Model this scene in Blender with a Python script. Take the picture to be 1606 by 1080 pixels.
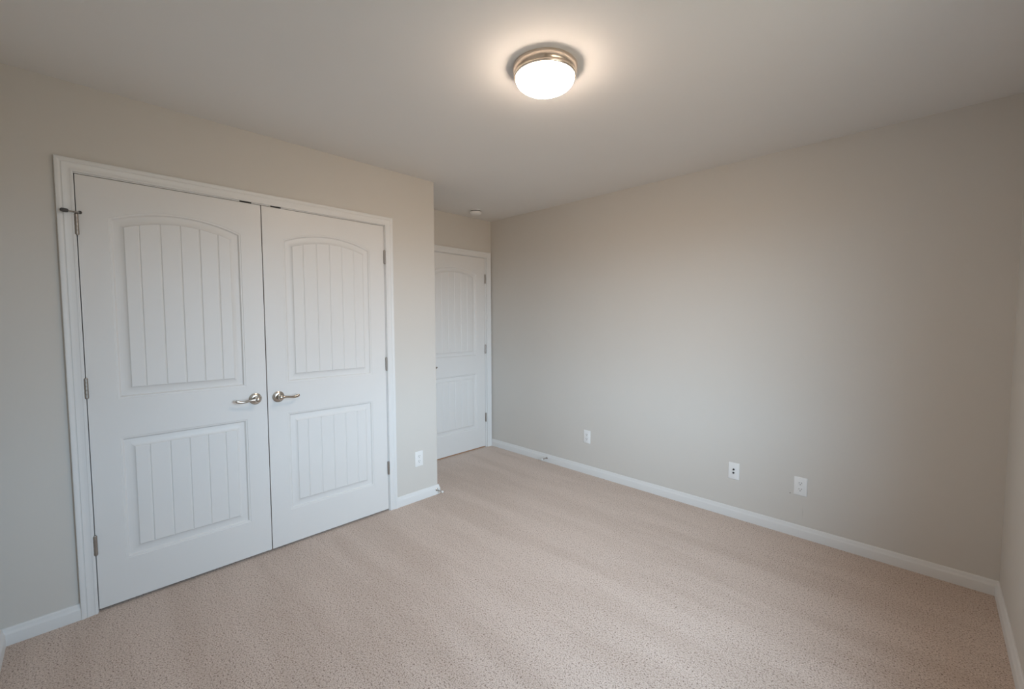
import bpy, math
from mathutils import Vector, Matrix

# ------------------------------------------------------------------ scene, camera, light
scene = bpy.context.scene
COL = scene.collection
for o in list(bpy.data.objects):
    bpy.data.objects.remove(o)

# room dimensions (metres); closet wall is the plane X=0, window wall X=L, long wall Y=W
W, L, H, D = 2.9104, 3.0621, 2.4456, 0.6626
YN, YO = -0.5442, 1.7085                      # near wall, outer corner of the closet wall
DOOR_TOP, DOOR_BOT = 2.045, 0.0139
CL0, CLM, CL1 = -0.2426, 0.5054, 1.2749       # closet door edges
RD0, RD1 = 2.0054, 2.8182                     # room door edges
CT = 2.1097                                   # top of the casings
LAMP = (1.57, 1.17)
WIN = (0.36, 1.36, 0.60, 2.06)                # window opening y0,y1,z0,z1

cam_d = bpy.data.cameras.new('camera')
cam = bpy.data.objects.new('camera', cam_d)
COL.objects.link(cam)
scene.camera = cam
F_PX, YAW, PITCH, ROLL = 667.32, 0.7934, -0.0556, -0.0028
cam_d.sensor_fit = 'HORIZONTAL'
cam_d.sensor_width = 36.0
cam_d.lens = 36.0 * F_PX / 1606.0
cam_d.clip_start = 0.02
fwd = Vector((-math.cos(YAW) * math.cos(PITCH), math.sin(YAW) * math.cos(PITCH), math.sin(PITCH)))
rgt = fwd.cross(Vector((0, 0, 1))).normalized()
up = rgt.cross(fwd)
r2 = rgt * math.cos(ROLL) + up * math.sin(ROLL)
u2 = -rgt * math.sin(ROLL) + up * math.cos(ROLL)
mw = Matrix((r2, u2, -fwd)).transposed().to_4x4()
mw.translation = (2.7722, -0.2549, 1.3792)
cam.matrix_world = mw

SKY_STRENGTH = 12.3
LAMP_STRENGTH = 47.0
EXPOSURE = 1.2
SKY_AWAY = (0.22, 0.31, 0.37)         # sky tint away from the sun
SKY_SUNSIDE = (1.52, 1.49, 1.47)

world = bpy.data.worlds.new('world')
scene.world = world
world.use_nodes = True
wn, wl = world.node_tree.nodes, world.node_tree.links
bg = wn['Background']
tc = wn.new('ShaderNodeTexCoord')
sep = wn.new('ShaderNodeSeparateXYZ')
ramp = wn.new('ShaderNodeValToRGB')
ramp.color_ramp.elements[0].position = 0.46
ramp.color_ramp.elements[0].color = (0.306, 0.230, 0.174, 1)
ramp.color_ramp.elements[1].position = 0.52
ramp.color_ramp.elements[1].color = (0.626, 0.794, 1.0, 1)
e = ramp.color_ramp.elements.new(1.0)
e.color = (0.501, 0.635, 0.80, 1)
mr = wn.new('ShaderNodeMapRange')
mr.inputs['From Min'].default_value = -1
mr.inputs['From Max'].default_value = 1
wl.new(tc.outputs['Generated'], sep.inputs[0])
wl.new(sep.outputs['Z'], mr.inputs['Value'])
wl.new(mr.outputs[0], ramp.inputs[0])
# the sky is brightest to one side, where the sun stands behind thin cloud
nv = wn.new('ShaderNodeVectorMath'); nv.operation = 'NORMALIZE'
wl.new(tc.outputs['Generated'], nv.inputs[0])
dt = wn.new('ShaderNodeVectorMath'); dt.operation = 'DOT_PRODUCT'
wl.new(nv.outputs[0], dt.inputs[0])
SUN_AZ, SUN_EL = math.radians(-35), math.radians(14)
dt.inputs[1].default_value = (math.cos(SUN_AZ) * math.cos(SUN_EL), math.sin(SUN_AZ) * math.cos(SUN_EL), math.sin(SUN_EL))
mxm = wn.new('ShaderNodeMath'); mxm.operation = 'MAXIMUM'; mxm.inputs[1].default_value = 0
wl.new(dt.outputs['Value'], mxm.inputs[0])
pw = wn.new('ShaderNodeMath'); pw.operation = 'POWER'; pw.inputs[1].default_value = 3.5
wl.new(mxm.outputs[0], pw.inputs[0])
ma = wn.new('ShaderNodeMix'); ma.data_type = 'RGBA'; ma.clamp_factor = False
ma.inputs['A'].default_value = (*SKY_AWAY, 1); ma.inputs['B'].default_value = (*SKY_SUNSIDE, 1)
wl.new(pw.outputs[0], ma.inputs['Factor'])
vm = wn.new('ShaderNodeVectorMath'); vm.operation = 'MULTIPLY'
wl.new(ramp.outputs[0], vm.inputs[0]); wl.new(ma.outputs['Result'], vm.inputs[1])
wl.new(vm.outputs[0], bg.inputs['Color'])
bg.inputs['Strength'].default_value = SKY_STRENGTH

# portal: guides the sky light through the window opening (gives off nothing itself)
pl = bpy.data.lights.new('window_portal', 'AREA')
pl.shape = 'RECTANGLE'
pl.size, pl.size_y = WIN[1] - WIN[0], WIN[3] - WIN[2]
pl.cycles.is_portal = True
po = bpy.data.objects.new('window_portal', pl)
COL.objects.link(po)
po.matrix_world = Matrix(((0, 0, 1, L + 0.125), (1, 0, 0, (WIN[0] + WIN[1]) / 2), (0, 1, 0, (WIN[2] + WIN[3]) / 2), (0, 0, 0, 1)))

vs = scene.view_settings
vs.view_transform = 'Standard'
vs.look = 'None'
vs.gamma = 1.0
vs.use_curve_mapping = False
vs.exposure = EXPOSURE
scene.display_settings.display_device = 'sRGB'
scene.cycles.use_denoising = True
scene.cycles.max_bounces = 16
scene.cycles.diffuse_bounces = 10
scene.cycles.transparent_max_bounces = 12
scene.cycles.caustics_reflective = True
scene.cycles.blur_glossy = 1.0
scene.cycles.caustics_refractive = False

# ------------------------------------------------------------------ materials
def material(name):
    m = bpy.data.materials.new(name)
    m.use_nodes = True
    return m, m.node_tree.nodes, m.node_tree.links, m.node_tree.nodes['Principled BSDF']

def obj_coord(n):
    return n.new('ShaderNodeTexCoord').outputs['Object']

def noise(n, l, vec, scale, detail=3.0, rough=0.5):
    t = n.new('ShaderNodeTexNoise')
    t.inputs['Scale'].default_value = scale
    t.inputs['Detail'].default_value = detail
    t.inputs['Roughness'].default_value = rough
    l.new(vec, t.inputs['Vector'])
    return t.outputs['Fac']

def bump(n, l, height, strength, dist, bsdf):
    b = n.new('ShaderNodeBump')
    b.inputs['Strength'].default_value = strength
    b.inputs['Distance'].default_value = dist
    l.new(height, b.inputs['Height'])
    l.new(b.outputs[0], bsdf.inputs['Normal'])

def paint(name, col, rough=0.6, bscale=220, bstr=0.08, spec=0.3, bdist=0.001):
    m, n, l, b = material(name)
    c = obj_coord(n)
    f = noise(n, l, c, 3.0, 4)
    mx = n.new('ShaderNodeMix'); mx.data_type = 'RGBA'
    mx.inputs['A'].default_value = (*[x * 0.985 for x in col], 1)
    mx.inputs['B'].default_value = (*[min(1, x * 1.015) for x in col], 1)
    l.new(f, mx.inputs['Factor'])
    l.new(mx.outputs['Result'], b.inputs['Base Color'])
    b.inputs['Roughness'].default_value = rough
    b.inputs['Specular IOR Level'].default_value = spec
    bump(n, l, noise(n, l, c, bscale, 2), bstr, bdist, b)
    return m

WALL_COL = (0.600, 0.575, 0.535)
M_wall = paint('wall_paint', WALL_COL, 0.75, 260, 0.10)
M_ceil = paint('ceiling_paint', (0.735, 0.722, 0.702), 0.9, 160, 0.15)
M_white = paint('white_trim_paint', (0.70, 0.70, 0.69), 0.38, 90, 0.03, 0.4)
M_door = paint('white_door_paint', (0.70, 0.69, 0.672), 0.42, 70, 0.04, 0.4)
M_plastic = paint('white_plastic', (0.76, 0.76, 0.75), 0.35, 60, 0.01, 0.5)
M_dark = paint('dark_recess', (0.012, 0.012, 0.013), 0.6, 80, 0.02)
M_rubber = paint('white_rubber', (0.72, 0.72, 0.70), 0.6, 80, 0.02)
M_grey_rubber = paint('grey_rubber', (0.09, 0.085, 0.08), 0.6, 80, 0.02)

# long wall: same paint with a nail hole and a faint scuff low on it
def marked_wall():
    m = M_wall.copy(); m.name = 'wall_paint_with_marks'
    n, l = m.node_tree.nodes, m.node_tree.links
    b = n['Principled BSDF']
    src = b.inputs['Base Color'].links[0].from_socket
    c = obj_coord(n)
    def dist_mask(pt, sx, sz, r0, r1):
        s = n.new('ShaderNodeVectorMath'); s.operation = 'SUBTRACT'
        l.new(c, s.inputs[0]); s.inputs[1].default_value = (pt[0], W, pt[1])
        k = n.new('ShaderNodeVectorMath'); k.operation = 'MULTIPLY'
        l.new(s.outputs[0], k.inputs[0]); k.inputs[1].default_value = (sx, 0, sz)
        ln = n.new('ShaderNodeVectorMath'); ln.operation = 'LENGTH'
        l.new(k.outputs[0], ln.inputs[0])
        r = n.new('ShaderNodeMapRange')
        r.inputs['From Min'].default_value = r0; r.inputs['From Max'].default_value = r1
        r.inputs['To Min'].default_value = 1; r.inputs['To Max'].default_value = 0
        l.new(ln.outputs['Value'], r.inputs['Value'])
        return r.outputs[0]
    for pt, sx, sz, r0, r1, amt in (((2.165, 0.269), 1, 1, .002, .0045, .7), ((2.236, 0.165), 1, .05, .0008, .0026, .16)):
        mk = dist_mask(pt, sx, sz, r0, r1)
        mu = n.new('ShaderNodeMath'); mu.operation = 'MULTIPLY'; mu.inputs[1].default_value = amt
        l.new(mk, mu.inputs[0])
        mx = n.new('ShaderNodeMix'); mx.data_type = 'RGBA'
        l.new(mu.outputs[0], mx.inputs['Factor']); l.new(src, mx.inputs['A'])
        mx.inputs['B'].default_value = (0.12, 0.11, 0.10, 1)
        src = mx.outputs['Result']
    l.new(src, b.inputs['Base Color'])
    return m
M_wall_marked = marked_wall()

def metal(name, col, rough):
    m, n, l, b = material(name)
    b.inputs['Base Color'].default_value = (*col, 1)
    b.inputs['Metallic'].default_value = 1
    c = obj_coord(n)
    f = noise(n, l, c, 400, 2)
    r = n.new('ShaderNodeMapRange')
    r.inputs['To Min'].default_value = rough * 0.85; r.inputs['To Max'].default_value = rough * 1.15
    l.new(f, r.inputs['Value']); l.new(r.outputs[0], b.inputs['Roughness'])
    return m
M_nickel = metal('satin_nickel', (0.53, 0.48, 0.42), 0.24)
M_hinge = metal('dull_nickel', (0.36, 0.33, 0.30), 0.42)
M_ring = metal('brushed_nickel_ring', (0.86, 0.74, 0.62), 0.20)
M_steel = metal('chrome_steel', (0.62, 0.62, 0.60), 0.20)

def carpet():
    m, n, l, b = material('beige_carpet')
    c = obj_coord(n)
    fine = noise(n, l, c, 210, 2.0, 0.6)
    tuft = n.new('ShaderNodeTexVoronoi'); tuft.inputs['Scale'].default_value = 150
    l.new(c, tuft.inputs['Vector'])
    speck = noise(n, l, c, 140, 1.5, 0.55)
    # vacuum tracks running away from the closet: stretched low-frequency noise
    mp = n.new('ShaderNodeMapping')
    mp.inputs['Rotation'].default_value = (0, 0, math.radians(4)); mp.inputs['Scale'].default_value = (0.55, 3.4, 1)
    l.new(c, mp.inputs['Vector'])
    track = noise(n, l, mp.outputs[0], 1.5, 3, 0.5)
    r1 = n.new('ShaderNodeValToRGB')
    els = r1.color_ramp.elements
    els[0].position = 0.28; els[0].color = (0.26, 0.190, 0.150, 1)
    els[1].position = 0.72; els[1].color = (0.75, 0.622, 0.542, 1)
    ee = els.new(0.44); ee.color = (0.520, 0.422, 0.362, 1)
    l.new(fine, r1.inputs[0])
    r2_ = n.new('ShaderNodeValToRGB')
    r2_.color_ramp.elements[0].position = 0.31; r2_.color_ramp.elements[0].color = (0.36, 0.31, 0.28, 1)
    r2_.color_ramp.elements[1].position = 0.44; r2_.color_ramp.elements[1].color = (1, 1, 1, 1)
    l.new(speck, r2_.inputs[0])
    mx = n.new('ShaderNodeMix'); mx.data_type = 'RGBA'; mx.blend_type = 'MULTIPLY'
    mx.inputs['Factor'].default_value = 1
    l.new(r1.outputs[0], mx.inputs['A']); l.new(r2_.outputs[0], mx.inputs['B'])
    r3 = n.new('ShaderNodeValToRGB')
    r3.color_ramp.elements[0].position = 0.40; r3.color_ramp.elements[0].color = (0.90, 0.885, 0.87, 1)
    r3.color_ramp.elements[1].position = 0.58; r3.color_ramp.elements[1].color = (1.0, 1.0, 1.0, 1)
    l.new(track, r3.inputs[0])
    mx2 = n.new('ShaderNodeMix'); mx2.data_type = 'RGBA'; mx2.blend_type = 'MULTIPLY'
    mx2.inputs['Factor'].default_value = 1
    l.new(mx.outputs['Result'], mx2.inputs['A']); l.new(r3.outputs[0], mx2.inputs['B'])
    l.new(mx2.outputs['Result'], b.inputs['Base Color'])
    b.inputs['Roughness'].default_value = 1
    b.inputs['Specular IOR Level'].default_value = 0.05
    b.inputs['Sheen Weight'].default_value = 0.4
    b.inputs['Sheen Tint'].default_value = (1.0, 0.86, 0.76, 1)
    b.inputs['Sheen Roughness'].default_value = 0.5
    ad = n.new('ShaderNodeMath'); ad.operation = 'SUBTRACT'
    l.new(fine, ad.inputs[0]); l.new(tuft.outputs['Distance'], ad.inputs[1])
    bump(n, l, ad.outputs[0], 0.4, 0.005, b)
    return m
M_carpet = carpet()

def wood():
    m, n, l, b = material('oak_wood')
    c = obj_coord(n)
    mp = n.new('ShaderNodeMapping'); mp.inputs['Scale'].default_value = (60, 4, 60)
    l.new(c, mp.inputs['Vector'])
    f = noise(n, l, mp.outputs[0], 2, 4)
    r = n.new('ShaderNodeValToRGB')
    r.color_ramp.elements[0].color = (0.30, 0.14, 0.06, 1)
    r.color_ramp.elements[1].color = (0.48, 0.25, 0.11, 1)
    l.new(f, r.inputs[0]); l.new(r.outputs[0], b.inputs['Base Color'])
    b.inputs['Roughness'].default_value = 0.5
    return m
M_oak = wood()

def lit_glass():
    m, n, l, b = material('lit_frosted_glass')
    b.inputs['Base Color'].default_value = (0.8, 0.8, 0.78, 1)
    b.inputs['Roughness'].default_value = 0.3
    b.inputs['Emission Color'].default_value = (1.0, 0.797, 0.64, 1)
    # two bulbs behind the middle: the frosted glass is brightest low in the bowl, dimmer at the rim
    c = obj_coord(n)
    sp = n.new('ShaderNodeVectorMath'); sp.operation = 'SUBTRACT'
    l.new(c, sp.inputs[0]); sp.inputs[1].default_value = (LAMP[0], LAMP[1], 0)
    k = n.new('ShaderNodeVectorMath'); k.operation = 'MULTIPLY'; k.inputs[1].default_value = (1, 1, 0)
    l.new(sp.outputs[0], k.inputs[0])
    ln = n.new('ShaderNodeVectorMath'); ln.operation = 'LENGTH'; l.new(k.outputs[0], ln.inputs[0])
    r = n.new('ShaderNodeMapRange')
    r.inputs['From Min'].default_value = 0.035; r.inputs['From Max'].default_value = 0.122
    r.inputs['To Min'].default_value = LAMP_STRENGTH; r.inputs['To Max'].default_value = LAMP_STRENGTH * 0.50
    l.new(ln.outputs['Value'], r.inputs['Value'])
    l.new(r.outputs[0], b.inputs['Emission Strength'])
    return m
M_dome = lit_glass()

def clear_glass():
    m, n, l, b = material('clear_glass')
    out = n['Material Output']
    tr = n.new('ShaderNodeBsdfTransparent'); tr.inputs[0].default_value = (0.94, 0.96, 0.95, 1)
    gl = n.new('ShaderNodeBsdfGlossy'); gl.inputs['Roughness'].default_value = 0.02
    fr = n.new('ShaderNodeFresnel')
    ge = n.new('ShaderNodeNewGeometry')
    io = n.new('ShaderNodeMapRange')       # the same reflection on the way in and on the way out
    io.inputs['To Min'].default_value = 1.45; io.inputs['To Max'].default_value = 1 / 1.45
    l.new(ge.outputs['Backfacing'], io.inputs['Value']); l.new(io.outputs[0], fr.inputs[0])
    ms = n.new('ShaderNodeMixShader')
    l.new(fr.outputs[0], ms.inputs[0]); l.new(tr.outputs[0], ms.inputs[1]); l.new(gl.outputs[0], ms.inputs[2])
    l.new(ms.outputs[0], out.inputs[0])
    return m
M_glass = clear_glass()

# ------------------------------------------------------------------ mesh helpers
ORIGIN = {}                     # world position of every object's origin
class MB:
    def __init__(self):
        self.v, self.f, self.mi, self.cur = [], [], [], 0
    def vert(self, p):
        self.v.append(tuple(p)); return len(self.v) - 1
    def face(self, ids):
        self.f.append(tuple(ids)); self.mi.append(self.cur)
    def quad(self, *pts):
        self.face([self.vert(p) for p in pts])
    def box(self, a, b):
        x0, y0, z0 = a; x1, y1, z1 = b
        i = [self.vert(p) for p in ((x0, y0, z0), (x1, y0, z0), (x1, y1, z0), (x0, y1, z0), (x0, y0, z1), (x1, y0, z1), (x1, y1, z1), (x0, y1, z1))]
        for q in ((0, 3, 2, 1), (4, 5, 6, 7), (0, 1, 5, 4), (1, 2, 6, 5), (2, 3, 7, 6), (3, 0, 4, 7)):
            self.face([i[k] for k in q])
    def rings(self, rings, close_ring=True, cap0=True, cap1=True):
        """bridge successive rings (lists of points with equal length)"""
        ids = [[self.vert(p) for p in r] for r in rings]
        n = len(ids[0])
        for a, b in zip(ids, ids[1:]):
            for k in range(n if close_ring else n - 1):
                j = (k + 1) % n
                self.face((a[k], a[j], b[j], b[k]))
        if cap0: self.face(tuple(reversed(ids[0])))
        if cap1: self.face(tuple(ids[-1]))
        return ids
    def prism(self, poly, z0, z1):
        self.rings([[(x, y, z0) for x, y in poly], [(x, y, z1) for x, y in poly]])
    def lathe(self, prof, origin, axis, seg=48, cap0=True, cap1=True):
        """prof: list of (radius, height along axis)"""
        a = Vector(axis).normalized()
        t = Vector((0, 0, 1)) if abs(a.z) < 0.9 else Vector((1, 0, 0))
        e1 = a.cross(t).normalized(); e2 = a.cross(e1)
        o = Vector(origin)
        rs = []
        for r, h in prof:
            rs.append([o + a * h + (e1 * math.cos(2 * math.pi * k / seg) + e2 * math.sin(2 * math.pi * k / seg)) * max(r, 1e-5) for k in range(seg)])
        self.rings(rs, True, cap0, cap1)
    def tube(self, path, radii, seg=16):
        """radii: (ra, rb) per point, ra in the vertical plane, rb sideways"""
        pts = [Vector(p) for p in path]
        rs = []
        for i, p in enumerate(pts):
            t = (pts[min(i + 1, len(pts) - 1)] - pts[max(i - 1, 0)]).normalized()
            up_ = Vector((0, 0, 1)) if abs(t.z) < 0.95 else Vector((1, 0, 0))
            s = t.cross(up_).normalized(); w = s.cross(t)
            ra, rb = radii[i]
            rs.append([p + w * ra * math.sin(2 * math.pi * k / seg) + s * rb * math.cos(2 * math.pi * k / seg) for k in range(seg)])
        self.rings(rs)
    def build(self, name, mats, parent=None, smooth=True, origin=None, angle=32, recalc=True):
        me = bpy.data.meshes.new(name)
        o_ = Vector(origin) if origin is not None else Vector((0, 0, 0))
        me.from_pydata([tuple(Vector(p) - o_) for p in self.v], [], self.f)
        mats = mats if isinstance(mats, (list, tuple)) else [mats]
        for m in mats: me.materials.append(m)
        me.polygons.foreach_set('material_index', self.mi)
        me.polygons.foreach_set('use_smooth', [smooth] * len(self.f))
        import bmesh
        bm = bmesh.new(); bm.from_mesh(me)
        bmesh.ops.remove_doubles(bm, verts=bm.verts, dist=1e-6)
        if recalc: bmesh.ops.recalc_face_normals(bm, faces=bm.faces)
        bm.to_mesh(me); bm.free()
        if smooth: me.set_sharp_from_angle(angle=math.radians(angle))
        me.update()
        o = bpy.data.objects.new(name, me)
        COL.objects.link(o)
        o.location = o_
        ORIGIN[o.name] = o_
        if parent is not None:
            o.parent = parent
            o.location = o_ - ORIGIN[parent.name]
        return o

def tag(o, label, cat, group=None, kind=None):
    o['label'] = label; o['category'] = cat
    if group: o['group'] = group
    if kind: o['kind'] = kind
    return o

def empty(name, loc):
    o = bpy.data.objects.new(name, None)
    COL.objects.link(o); o.location = loc
    ORIGIN[o.name] = Vector(loc)
    o.empty_display_size = 0.05
    return o

def rounded_box(mb, c, size, r, axis=0, bev=0.0015, seg=5):
    """plate centred at c; size = (thickness, width, height); axis 0: thickness along X, axis 1: along Y (sign of thickness = facing)"""
    t, w, h = size
    def outline(inset):
        pts = []
        rr = max(r - inset, 1e-4)
        for cx_, cz_, a0 in ((1, 1, 0), (-1, 1, 90), (-1, -1, 180), (1, -1, 270)):
            for k in range(seg + 1):
                a = math.radians(a0 + 90 * k / seg)
                pts.append((cx_ * (w / 2 - r) + rr * math.cos(a), cz_ * (h / 2 - r) + rr * math.sin(a)))
        return pts
    def P(d, p):
        return (c[0] + d, c[1] + p[0], c[2] + p[1]) if axis == 0 else (c[0] + p[0], c[1] + d, c[2] + p[1])
    sg = 1 if t > 0 else -1
    a = abs(t)
    layers = [(0, 0), (a - bev, 0), (a - bev * 0.4, bev * 0.45), (a, bev * 1.4)]
    mb.rings([[P(sg * d, q) for q in outline(i)] for d, i in layers])

# ------------------------------------------------------------------ room shell
T = 0.12
m = MB(); m.box((-D - T, YN - T, -0.12), (L + T, W + T, 0.0))
floor = m.build('floor', M_carpet, smooth=False)
tag(floor, 'speckled beige cut-pile carpet covering the floor', 'carpet', kind='structure')

m = MB(); m.box((-D - T, YN - T, H), (L + T, W + T, H + 0.12))
tag(m.build('ceiling', M_ceil, smooth=False), 'flat white painted ceiling', 'ceiling', kind='structure')

G = 0.003                       # gap round a door
JT = 0.018                      # jamb thickness
c0, c1 = CL0 - G - JT, CL1 + G + JT
ztop = DOOR_TOP + G + JT
cr = 0.007
def arc(cx, cy, r, a0, a1, n=6):
    return [(cx + r * math.cos(math.radians(a0 + (a1 - a0) * k / n)), cy + r * math.sin(math.radians(a0 + (a1 - a0) * k / n))) for k in range(n + 1)]
m = MB()
m.prism([(-0.115, YN), (0, YN), (0, c0), (-0.115, c0)], 0, H)
m.prism([(-0.115, c1), (0, c1)] + arc(-cr, YO - cr, cr, 0, 90) + [(-D, YO), (-D, YO - 0.115), (-0.115, YO - 0.115)], 0, H)
m.prism([(-0.115, c0), (0, c0), (0, c1), (-0.115, c1)], ztop, H)
tag(m.build('wall_left', M_wall), 'pale grey wall around the white double closet doors, ending in an outer corner', 'wall', kind='structure')

r0, r1 = RD0 - G - JT, RD1 + G + JT
m = MB()
m.prism([(-D - T, YN - T), (-D, YN - T), (-D, r0), (-D - T, r0)], 0, H)
m.prism([(-D - T, r1), (-D, r1), (-D, W), (-D - T, W)], 0, H)
m.prism([(-D - T, r0), (-D, r0), (-D, r1), (-D - T, r1)], ztop, H)
tag(m.build('wall_back', M_wall, smooth=False), 'short grey wall at the end of the alcove, above and around the single door', 'wall', kind='structure')

m = MB(); m.box((-D - T, W, 0), (L + T, W + T, H))
tag(m.build('wall_right', M_wall_marked, smooth=False), 'long bare pale grey wall with three wall plates low down', 'wall', kind='structure')

m = MB(); m.box((-D, YN - T, 0), (L + T, YN, H))
tag(m.build('wall_near', M_wall, smooth=False), 'grey wall meeting the closet wall at the bottom left corner', 'wall', kind='structure')

y0, y1, z0, z1 = WIN
m = MB()
m.box((L, YN, 0), (L + T, y0, H)); m.box((L, y1, 0), (L + T, W, H))
m.box((L, y0, 0), (L + T, y1, z0)); m.box((L, y0, z1), (L + T, y1, H))
tag(m.build('wall_front', M_wall, smooth=False), 'grey wall seen as a narrow strip beyond the right corner', 'wall', kind='structure')

# window, behind the camera: it lights the room and shows in the lamp's metal ring
win = empty('window_1', (L + 0.075, (y0 + y1) / 2, z0))
tag(win, 'white double-hung window in the wall beside the camera', 'window', kind='structure')
fx0, fx1, fw = L + 0.05, L + 0.11, 0.045
zm = (z0 + z1) / 2
m = MB()
m.box((fx0, y0, z0), (fx1, y0 + fw, z1)); m.box((fx0, y1 - fw, z0), (fx1, y1, z1))
m.box((fx0, y0 + fw, z0), (fx1, y1 - fw, z0 + fw)); m.box((fx0, y0 + fw, z1 - fw), (fx1, y1 - fw, z1))
m.box((fx0 + 0.01, y0 + fw, zm - 0.02), (fx1, y1 - fw, zm + 0.02))
m.build('window_frame', M_plastic, win, smooth=False)
for za, zb in ((z0 + fw, zm - 0.02), (zm + 0.02, z1 - fw)):
    m = MB(); m.box((fx0 + 0.03, y0 + fw, za), (fx0 + 0.034, y1 - fw, zb))
    m.build('pane', M_glass, win, smooth=False)
m = MB(); m.box((L - 0.02, y0 - 0.03, z0 - 0.022), (L, y1 + 0.03, z0)); m.box((L, y0, z0 - 0.0), (fx0, y1, z0 + 0.004))
m.build('window_sill', M_white, win, smooth=False)

# ------------------------------------------------------------------ baseboards and casings
BB = [(0.0, 0.0), (0.014, 0.0), (0.014, 0.047), (0.0132, 0.0505), (0.0105, 0.055), (0.0085, 0.061), (0.0078, 0.067), (0.0065, 0.0715), (0.0045, 0.0745), (0.0025, 0.0754), (0.0, 0.0754)]
def baseboard(name, path, label, pre=None, post=None):
    """path: XY polyline along the wall foot, room on the left-hand side of travel"""
    pts = [Vector((x, y)) for x, y in path]
    # pre/post: a point further along the neighbouring wall, for a mitred inside corner
    rings = []
    for i, p in enumerate(pts):
        nrm = []
        before = pts[i - 1] if i > 0 else (Vector(pre) if pre else None)
        after = pts[i + 1] if i < len(pts) - 1 else (Vector(post) if post else None)
        if before is not None:
            d = (p - before).normalized(); nrm.append(Vector((-d.y, d.x)))
        if after is not None:
            d = (after - p).normalized(); nrm.append(Vector((-d.y, d.x)))
        if len(nrm) == 2:
            s = nrm[0] + nrm[1]; off = s / (1 + nrm[0].dot(nrm[1]))
        else:
            off = nrm[0]
        rings.append([(p.x + off.x * b, p.y + off.y * b, z) for b, z in BB])
    mb = MB(); mb.rings(rings)
    return tag(mb.build(name, M_white, angle=25), label, 'baseboard', kind='structure')

CW = 0.057
cas_l0, cas_l1 = CL0 - 0.0618 , CL1 + 0.0644           # outer edges of the closet casing
cas_r0, cas_r1 = RD0 - 0.066, 2.897
b14 = 0.014
# direction of travel keeps the room on the left-hand side
baseboard('baseboard_left', [(0, cas_l0), (0, YN)], 'short white baseboard between the near corner and the closet casing', None, (L, YN))
baseboard('baseboard_left_end', [(-D + b14, YO), (0, YO), (0, cas_l1)], 'short white baseboard wrapping the outer corner beside the closet')
baseboard('baseboard_back', [(-D, cas_r0), (-D, YO)], 'white baseboard beside the single door, behind the outer corner')
baseboard('baseboard_right', [(L, W), (-D, W)], 'long white baseboard along the bare right wall', (L, YN))
baseboard('baseboard_front', [(L, YN), (L, W)], 'white baseboard running towards the viewer at the right edge', (0, YN), (-D, W))
baseboard('baseboard_near', [(0, YN), (L, YN)], 'white baseboard of the near wall at the bottom left edge', (0, W), (L, W))

CAS = [(0.0, 0.0), (0.0, 0.0085), (0.002, 0.0105), (0.0085, 0.0108), (0.0105, 0.0098), (0.0125, 0.0094), (0.026, 0.0112), (0.032, 0.0140), (0.0345, 0.0146), (0.0365, 0.0132),
       (0.0395, 0.0130), (0.0435, 0.0155), (0.050, 0.0172), (0.0545, 0.0168), (0.057, 0.0150), (0.057, 0.0)]
def casing(name, x, ya, yb, zt, parent):
    """ya/yb/zt: outer edges. profile swept up, across and down with mitres"""
    w = CW
    rings = []
    for yy, zz, dy, dz in ((ya, 0, 1, 0), (ya, zt, 1, -1), (yb, zt, -1, -1), (yb, 0, -1, 0)):
        ring = []
        for s, t in CAS:
            o = w - s                        # distance in from the outer edge
            ring.append((x + t, yy + dy * o, zz + dz * o))
        rings.append(ring)
    mb = MB(); mb.rings(rings)
    return mb.build(name, M_white, parent, angle=20)

def jamb(x_front, x_back, ya, yb, zt, parent, stop_x=None):
    mb = MB()
    mb.box((x_back, ya - JT, 0), (x_front, ya, zt + JT)); mb.box((x_back, yb, 0), (x_front, yb + JT, zt + JT))
    mb.box((x_back, ya, zt), (x_front, yb, zt + JT))
    if stop_x is not None:
        s0, s1 = stop_x
        mb.box((s0, ya, 0), (s1, ya + 0.012, zt)); mb.box((s0, yb - 0.012, 0), (s1, yb, zt)); mb.box((s0, ya + 0.012, zt - 0.012), (s1, yb - 0.012, zt))
    return mb.build('jamb', M_white, parent, smooth=False)

t1 = empty('trim_1', (0, (CL0 + CL1) / 2, 0))
tag(t1, 'wide white moulded door frame around the double closet doors', 'door frame', kind='structure')
casing('casing', 0, cas_l0, cas_l1, CT, t1)
jamb(0, -0.115, CL0 - G, CL1 + G, DOOR_TOP + G, t1, (-0.075, -0.0375))
for ya, yb in ((0.400, 0.458), (0.556, 0.611)):
    m = MB(); m.box((-0.03, ya, DOOR_TOP + 0.0006), (0.0012, yb, DOOR_TOP + 0.0078))
    o = m.build('strike_plate', M_dark, t1, smooth=False)
    o['label'] = 'dark slot of the catch above the door'

t2 = empty('trim_2', (-D, (RD0 + RD1) / 2, 0))
tag(t2, 'narrow white moulded door frame around the single door in the alcove', 'door frame', kind='structure')
casing('casing', -D, cas_r0, cas_r1, CT, t2)
jamb(-D, -D - T, RD0 - G, RD1 + G, DOOR_TOP + G, t2, (-D - 0.075, -D - 0.0375))
m = MB(); m.box((-D - 0.10, RD0 - G, 0), (-D - 0.012, RD1 + G, 0.0085))
tag(m.build('trim_3', M_oak, smooth=False), 'thin orange-brown wooden threshold under the single door', 'threshold', kind='structure')

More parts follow.
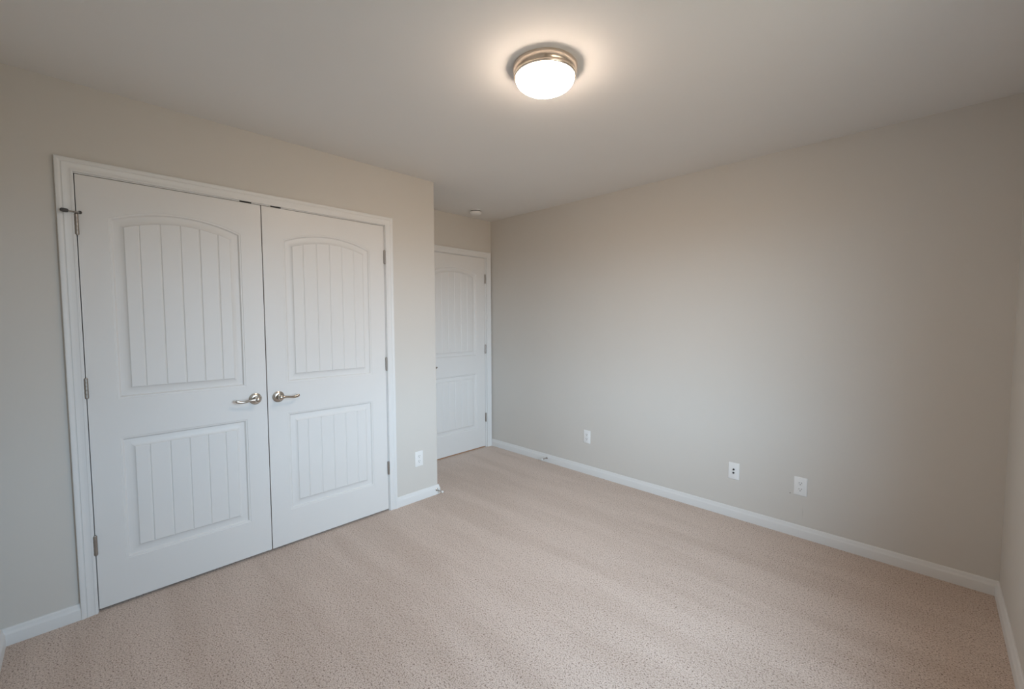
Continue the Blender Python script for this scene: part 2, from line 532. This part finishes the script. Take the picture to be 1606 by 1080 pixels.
# ------------------------------------------------------------------ doors
# moulding steps: (inset from panel outline, depth behind door face)
STEP = [(0.0, 0.0), (0.0018, 0.0018), (0.0075, 0.0024), (0.0095, 0.0036), (0.0130, 0.0090), (0.0155, 0.0106), (0.0260, 0.0108), (0.0360, 0.0098), (0.0440, 0.0079), (0.0500, 0.0050), (0.0536, 0.0016), (0.0545, 0.0010)]
def door_leaf(x, ya, yb, stile, panels, grooves, parent, name='leaf'):
    """panels: (z_bottom, z_spring, rise) ; front face at X=x looking +X"""
    mb = MB()
    yc = (ya + yb) / 2
    hw = (yb - ya) / 2 - stile
    zb, zt = DOOR_BOT, DOOR_TOP
    gw, gd = 0.0042, 0.0030
    inset = STEP[-1][0]
    fh = hw - inset
    # fractions across the field where vertices sit (groove edges and centres plus arch samples)
    fr = set()
    for g in grooves:
        for d in (-gw, 0, gw): fr.add(round((g + d) / fh, 6))
    for k in range(-20, 21):
        q = k / 20
        if all(abs(q * fh - g) > gw * 1.3 for g in grooves): fr.add(round(q, 6))
    fr = sorted(fr)
    gset = {round(g / fh, 6) for g in grooves}
    outlines = []
    for (pb, ps, rise) in panels:
        if rise > 0:
            R = (hw * hw + rise * rise) / (2 * rise); cz = ps + rise - R
        loops = []
        for ins, dep in STEP:
            h = hw - ins
            bot = [(yc + q * h, pb + ins) for q in fr]
            if rise > 0:
                top = [(yc + q * h, cz + math.sqrt((R - ins) ** 2 - (q * h) ** 2)) for q in fr]
            else:
                top = [(yc + q * h, ps - ins) for q in fr]
            last = ins == inset
            def dp(k):
                return dep + (gd if last and fr[k] in gset else 0)
            loop = [(x - dp(k), *bot[k]) for k in range(len(fr))] + [(x - dp(k), *top[k]) for k in reversed(range(len(fr)))]
            loops.append(loop)
        mb.rings(loops, True, False, False)
        n = len(fr); f = loops[-1]
        for k in range(n - 1):
            mb.quad(f[k], f[k + 1], f[2 * n - 2 - k], f[2 * n - 1 - k])
        outlines.append((loops[0][:n], list(reversed(loops[0][n:]))))
    # flat stiles and rails
    yl, yr = yc - hw, yc + hw
    mb.quad((x, ya, zb), (x, yl, zb), (x, yl, zt), (x, ya, zt))
    mb.quad((x, yr, zb), (x, yb, zb), (x, yb, zt), (x, yr, zt))
    pans = sorted(zip(panels, outlines), key=lambda q: q[0][0])
    prev = None
    for (pn, (bot, top)) in pans:
        for k in range(len(fr) - 1):
            lo = [(x, bot[k][1], zb), (x, bot[k + 1][1], zb)] if prev is None else [prev[k], prev[k + 1]]
            mb.quad(lo[0], lo[1], bot[k + 1], bot[k])
        prev = top
    for k in range(len(fr) - 1):
        mb.quad(prev[k], prev[k + 1], (x, prev[k + 1][1], zt), (x, prev[k][1], zt))
    # the front is a height field: every face looks into the room
    for k, q in enumerate(mb.f):
        p = [Vector(mb.v[i]) for i in q]
        if (p[2] - p[0]).cross(p[3] - p[1]).x < 0: mb.f[k] = tuple(reversed(q))
    # edges and back
    xb = x - 0.035
    mb.quad((x, ya, zb), (x, ya, zt), (xb, ya, zt), (xb, ya, zb)); mb.quad((x, yb, zb), (x, yb, zt), (xb, yb, zt), (xb, yb, zb))
    mb.quad((x, ya, zb), (x, yb, zb), (xb, yb, zb), (xb, ya, zb)); mb.quad((x, ya, zt), (x, yb, zt), (xb, yb, zt), (xb, ya, zt))
    mb.quad((xb, ya, zb), (xb, yb, zb), (xb, yb, zt), (xb, ya, zt))
    return mb.build(name, M_door, parent, angle=14, recalc=False)

def hinge(x, y, zc, parent, height=0.091):
    mb = MB()
    r = 0.0078
    prof = [(0.0005, -height / 2 - 0.004), (0.0050, -height / 2 - 0.003), (0.0060, -height / 2)]
    for k in range(5):
        a = -height / 2 + height * k / 5; b = -height / 2 + height * (k + 1) / 5
        prof += [(r * 0.88, a), (r, a + 0.0012), (r, b - 0.0012), (r * 0.88, b)]
    prof += [(0.0060, height / 2), (0.0050, height / 2 + 0.003), (0.0005, height / 2 + 0.004)]
    mb.lathe(prof, (x + 0.0070, y, zc), (0, 0, 1), 20)
    # hinge plates let into the edges beside the barrel
    mb.box((x - 0.002, y - 0.0012, zc - height / 2), (x + 0.004, y + 0.0012, zc + height / 2))
    return mb.build('hinge', M_hinge, parent)

def lever_handle(x, y, z, side, parent, length=0.108):
    """side: +1 lever points to +Y, -1 to -Y"""
    mb = MB()
    mb.lathe([(0.0325, 0), (0.0330, 0.003), (0.0320, 0.0056), (0.0292, 0.0070), (0.0280, 0.0062), (0.0268, 0.0062), (0.0255, 0.0076), (0.0210, 0.0092), (0.0165, 0.0098), (0.0150, 0.0125)],
             (x, y, z), (1, 0, 0), 48)
    h = mb.build('lever_handle', M_nickel, parent)
    mb = MB()
    mb.lathe([(0.0145, 0.0110), (0.0122, 0.020), (0.0118, 0.034), (0.0140, 0.041), (0.0155, 0.049), (0.0150, 0.056), (0.0120, 0.0615), (0.0065, 0.0645), (0.001, 0.0652)], (x, y, z), (1, 0, 0), 32)
    # wave-shaped lever
    key = [(0.000, 0.052, 0.000, 0.0095, 0.0080), (0.012, 0.053, 0.001, 0.0088, 0.0070), (0.028, 0.053, 0.0015, 0.0070, 0.0055), (0.048, 0.051, -0.0010, 0.0062, 0.0050),
           (0.066, 0.048, -0.0045, 0.0064, 0.0050), (0.082, 0.046, -0.0055, 0.0072, 0.0052), (0.096, 0.044, -0.0030, 0.0082, 0.0056), (0.105, 0.0425, 0.000, 0.0084, 0.0058), (0.111, 0.042, 0.0015, 0.0068, 0.0050), (0.114, 0.0418, 0.002, 0.002, 0.002)]
    sc = length / 0.114
    path, rad = [], []
    for i in range(len(key) - 1):
        for q in range(4):
            t = q / 4
            p0 = key[max(i - 1, 0)]; p1 = key[i]; p2 = key[i + 1]; p3 = key[min(i + 2, len(key) - 1)]
            v = [0.5 * (2 * b + (c - a) * t + (2 * a - 5 * b + 4 * c - d) * t * t + (3 * b - a - 3 * c + d) * t ** 3) for a, b, c, d in zip(p0, p1, p2, p3)]
            path.append((x + v[1], y + side * v[0] * sc, z + v[2])); rad.append((max(v[3], .001), max(v[4], .001)))
    v = key[-1]; path.append((x + v[1], y + side * v[0] * sc, z + v[2])); rad.append((0.001, 0.001))
    mb.tube(path, rad, 18)
    mb.build('lever', M_nickel, h)
    return h

UP = (1.0085, 1.866, 0.058)
LO = (0.2190, 0.8210, 0.0)
GROOVES = [k * 0.0806 for k in (-2, -1, 0, 1, 2)]
d1 = empty('door_1', (0, CL0, DOOR_BOT))
tag(d1, 'left leaf of the white double closet doors, with two planked panels', 'door', 'white planked doors', 'structure')
door_leaf(0, CL0, CLM - 0.0025, 0.1035, [UP, LO], GROOVES, d1)
d2 = empty('door_2', (0, CL1, DOOR_BOT))
tag(d2, 'right leaf of the white double closet doors, nearer the outer corner', 'door', 'white planked doors', 'structure')
door_leaf(0, CLM + 0.0025, CL1, 0.108, [UP, LO], GROOVES, d2)
for z in (1.820, 1.073, 0.328):
    hinge(0, CL0 - G / 2, z, d1)
for z in (1.830, 1.074, 0.318):
    hinge(0, CL1 + G / 2, z, d2)
lever_handle(0, 0.4425, 0.9335, -1, d1)
lever_handle(0, 0.5645, 0.9300, 1, d2)

d3 = empty('door_3', (-D, RD1, DOOR_BOT))
tag(d3, 'single white planked door in the alcove, partly hidden by the outer corner', 'door', 'white planked doors', 'structure')
door_leaf(-D, RD0, RD1, 0.120, [UP, LO], [k * 0.0806 for k in (-2, -1, 0, 1, 2)], d3)
for z in (1.827, 1.075, 0.330):
    hinge(-D, RD1 + G / 2, z, d3)
lever_handle(-D, 2.062, 0.930, 1, d3, 0.100)

# ------------------------------------------------------------------ hinge-pin stop on the closet's upper left hinge
hy, hz = CL0 - G / 2, 1.820 + 0.0455 + 0.0035
hs = empty('hinge_door_stop', (0.006, hy, hz))
tag(hs, 'small metal hinge-pin stop with two arms on the top left closet hinge', 'door stop')
m = MB()
m.lathe([(0.0095, 0), (0.0105, 0.001), (0.0105, 0.006), (0.0095, 0.007)], (0.006, hy, hz), (0, 0, 1), 24)
m.box((0.008, hy - 0.006, hz + 0.0005), (0.020, hy + 0.011, hz + 0.0065))
m.build('bracket', M_hinge, hs)
m = MB()
m.tube([(0.012, hy - 0.004, hz + 0.0035), (0.020, hy - 0.016, hz + 0.0035), (0.026, hy - 0.026, hz + 0.0035)], [(0.0032, 0.0032)] * 3, 12)
m.build('threaded_rod', M_hinge, hs)
m = MB()
m.lathe([(0.004, 0), (0.0075, 0.001), (0.0088, 0.006), (0.0090, 0.016), (0.0080, 0.022), (0.0055, 0.0255), (0.001, 0.0265)], (0.026, hy - 0.024, hz + 0.0035), (0.30, -0.9, 0), 20)
m.build('bumper', M_grey_rubber, hs)
m = MB()
m.lathe([(0.003, 0), (0.0065, 0.001), (0.0070, 0.006), (0.005, 0.009), (0.001, 0.0095)], (0.020, hy + 0.011, hz + 0.0035), (-1, 0.6, 0), 20)
m.build('bumper', M_grey_rubber, hs)

# ------------------------------------------------------------------ baseboard door stops
def door_stop(loc, direction, label):
    o = Vector(loc); d = Vector(direction).normalized()
    root = empty('door_stop', loc)
    tag(root, label, 'door stop', 'baseboard door stops')
    mb = MB(); mb.lathe([(0.011, 0), (0.0112, 0.002), (0.0085, 0.0055), (0.0055, 0.008)], o, d, 24); mb.build('base', M_steel, root)
    mb = MB(); mb.lathe([(0.0042, 0.006)] + [(0.0042 + (0.0006 if k % 2 else 0), 0.010 + k * 0.0018) for k in range(28)] + [(0.0042, 0.0620)], o, d, 16); mb.build('rod', M_steel, root)
    mb = MB(); mb.lathe([(0.0055, 0.060), (0.0085, 0.0615), (0.0090, 0.068), (0.0085, 0.0735), (0.005, 0.0755), (0.0005, 0.076)], o, d, 20); mb.build('rubber_tip', M_rubber, root)
    return root
door_stop((0.014, 1.688, 0.040), (1, 0.10, -0.02), 'chrome door stop with a white tip on the baseboard end at the outer corner')
door_stop((0.145, W - 0.014, 0.042), (-0.10, -1, -0.02), 'chrome door stop on the long right baseboard, below and left of the first outlet')

# ------------------------------------------------------------------ wall plates
def wall_plate(name, c, axis, sg, label, cat, kind, group=None):
    """axis 0: on an X plane, axis 1: on a Y plane; sg: facing direction"""
    root = empty(name, c)
    tag(root, label, cat, group)
    mb = MB(); rounded_box(mb, c, (sg * 0.0055, 0.0715, 0.1165), 0.004, axis, 0.0022); mb.build('cover_plate', M_plastic, root)
    n = Vector((sg, 0, 0)) if axis == 0 else Vector((0, sg, 0))
    def at(u, z, d):
        return (c[0] + sg * d, c[1] + u, c[2] + z) if axis == 0 else (c[0] + u, c[1] + sg * d, c[2] + z)
    def bx(mb_, u0, u1, z0_, z1_, d0, d1):
        a = at(u0, z0_, d0); b = at(u1, z1_, d1)
        mb_.box(tuple(min(p, q) for p, q in zip(a, b)), tuple(max(p, q) for p, q in zip(a, b)))
    if kind == 'outlet':
        flip = 1 if axis == 0 else -1
        for dz in (0.0195, -0.0195):
            mb = MB()
            # receptacle face: circle with flattened top and bottom
            ring = []
            for k in range(40):
                a = 2 * math.pi * k / 40
                ring.append((0.0172 * math.cos(a), max(-0.0138, min(0.0138, 0.0172 * math.sin(a)))))
            mb.rings([[at(u * s_, dz + z * s_, d) for u, z in ring] for s_, d in ((1.0, 0.0040), (1.0, 0.0066), (0.95, 0.0072))])
            rec = mb.build('receptacle', M_plastic, root)
            for u, w_, h_ in ((-0.0064 * flip, 0.0022, 0.0086), (0.0064 * flip, 0.0022, 0.0070)):
                mb = MB(); bx(mb, u - w_ / 2, u + w_ / 2, dz + 0.0036 - h_ / 2, dz + 0.0036 + h_ / 2, 0.0060, 0.0074); mb.build('slot', M_dark, rec, smooth=False)
            mb = MB(); mb.lathe([(0.0026, 0.0060), (0.0026, 0.0074)], at(0, dz - 0.0072, 0), n, 16); mb.build('ground_hole', M_dark, rec)
        mb = MB(); mb.lathe([(0.0032, 0.0050), (0.0032, 0.0060), (0.0022, 0.0068)], at(0, 0, 0), n, 16); mb.build('screw', M_plastic, root)
    else:
        for dz in (0.0120, -0.0120):
            mb = MB(); mb.lathe([(0.0064, 0.0050), (0.0064, 0.0075), (0.0050, 0.0078), (0.0050, 0.0130), (0.0042, 0.0135)], at(0, dz, 0), n, 20)
            jk = mb.build('jack', M_dark, root)
            jk['label'] = 'dark cable jack'
        for dz in (0.042, -0.042):
            mb = MB(); mb.lathe([(0.0030, 0.0050), (0.0030, 0.0058), (0.0020, 0.0065)], at(0, dz, 0), n, 16); mb.build('screw', M_plastic, root)
    return root
wall_plate('power_outlet', (0, 1.5365, 0.323), 0, 1, 'white double power outlet between the closet frame and the outer corner', 'outlet', 'outlet', 'white double power outlets')
wall_plate('power_outlet', (0.602, W, 0.336), 1, -1, 'white double power outlet on the long wall, nearest the alcove door', 'outlet', 'outlet', 'white double power outlets')
wall_plate('jack_plate', (1.828, W, 0.329), 1, -1, 'white wall plate with two dark cable jacks between two outlets', 'wall plate', 'jack')
wall_plate('power_outlet', (2.220, W, 0.327), 1, -1, 'white double power outlet on the long wall, nearest the right corner', 'outlet', 'outlet', 'white double power outlets')

# ------------------------------------------------------------------ smoke detector
sd = empty('smoke_detector', (-0.405, 2.478, H))
tag(sd, 'small round white smoke detector on the alcove ceiling', 'smoke detector')
m = MB(); m.lathe([(0.0560, 0), (0.0575, 0.002), (0.0575, 0.007), (0.052, 0.009)], sd.location, (0, 0, -1), 48); m.build('mounting_base', M_plastic, sd)
m = MB(); m.lathe([(0.049, 0.0085), (0.049, 0.0165)], sd.location, (0, 0, -1), 48)
v = m.build('vent_gap', M_dark, sd); v['label'] = 'dark vent slot round the body'
m = MB(); m.lathe([(0.0500, 0.0160), (0.0545, 0.0170), (0.0560, 0.0210), (0.0545, 0.0290), (0.0480, 0.0370), (0.0380, 0.0410), (0.0200, 0.0425), (0.001, 0.0425)], sd.location, (0, 0, -1), 48); m.build('body', M_plastic, sd)

# ------------------------------------------------------------------ ceiling light
cl = empty('ceiling_light', (LAMP[0], LAMP[1], H))
tag(cl, 'round flush ceiling light with nickel ring and glowing white glass dome', 'ceiling light')
m = MB()
m.lathe([(0.130, 0.0), (0.1345, 0.0005), (0.1362, 0.003), (0.1365, 0.007), (0.1362, 0.012), (0.1352, 0.018), (0.1336, 0.024), (0.1316, 0.0290), (0.1300, 0.0318), (0.1296, 0.0335), (0.1312, 0.0355), (0.1318, 0.0390), (0.1308, 0.0425), (0.1285, 0.0448), (0.1256, 0.0455), (0.1256, 0.040)],
        cl.location, (0, 0, -1), 96)
m.build('metal_ring', M_ring, cl, angle=40)
m = MB()
prof = [(0.1240, 0.041)] + [(0.1240 * math.cos(math.radians(a)) if a < 90 else 0.0003, 0.0450 + 0.053 * math.sin(math.radians(a)) ** 0.95) for a in range(0, 91, 5)]
m.lathe(prof, cl.location, (0, 0, -1), 96)
m.build('glass_dome', M_dome, cl, angle=60)
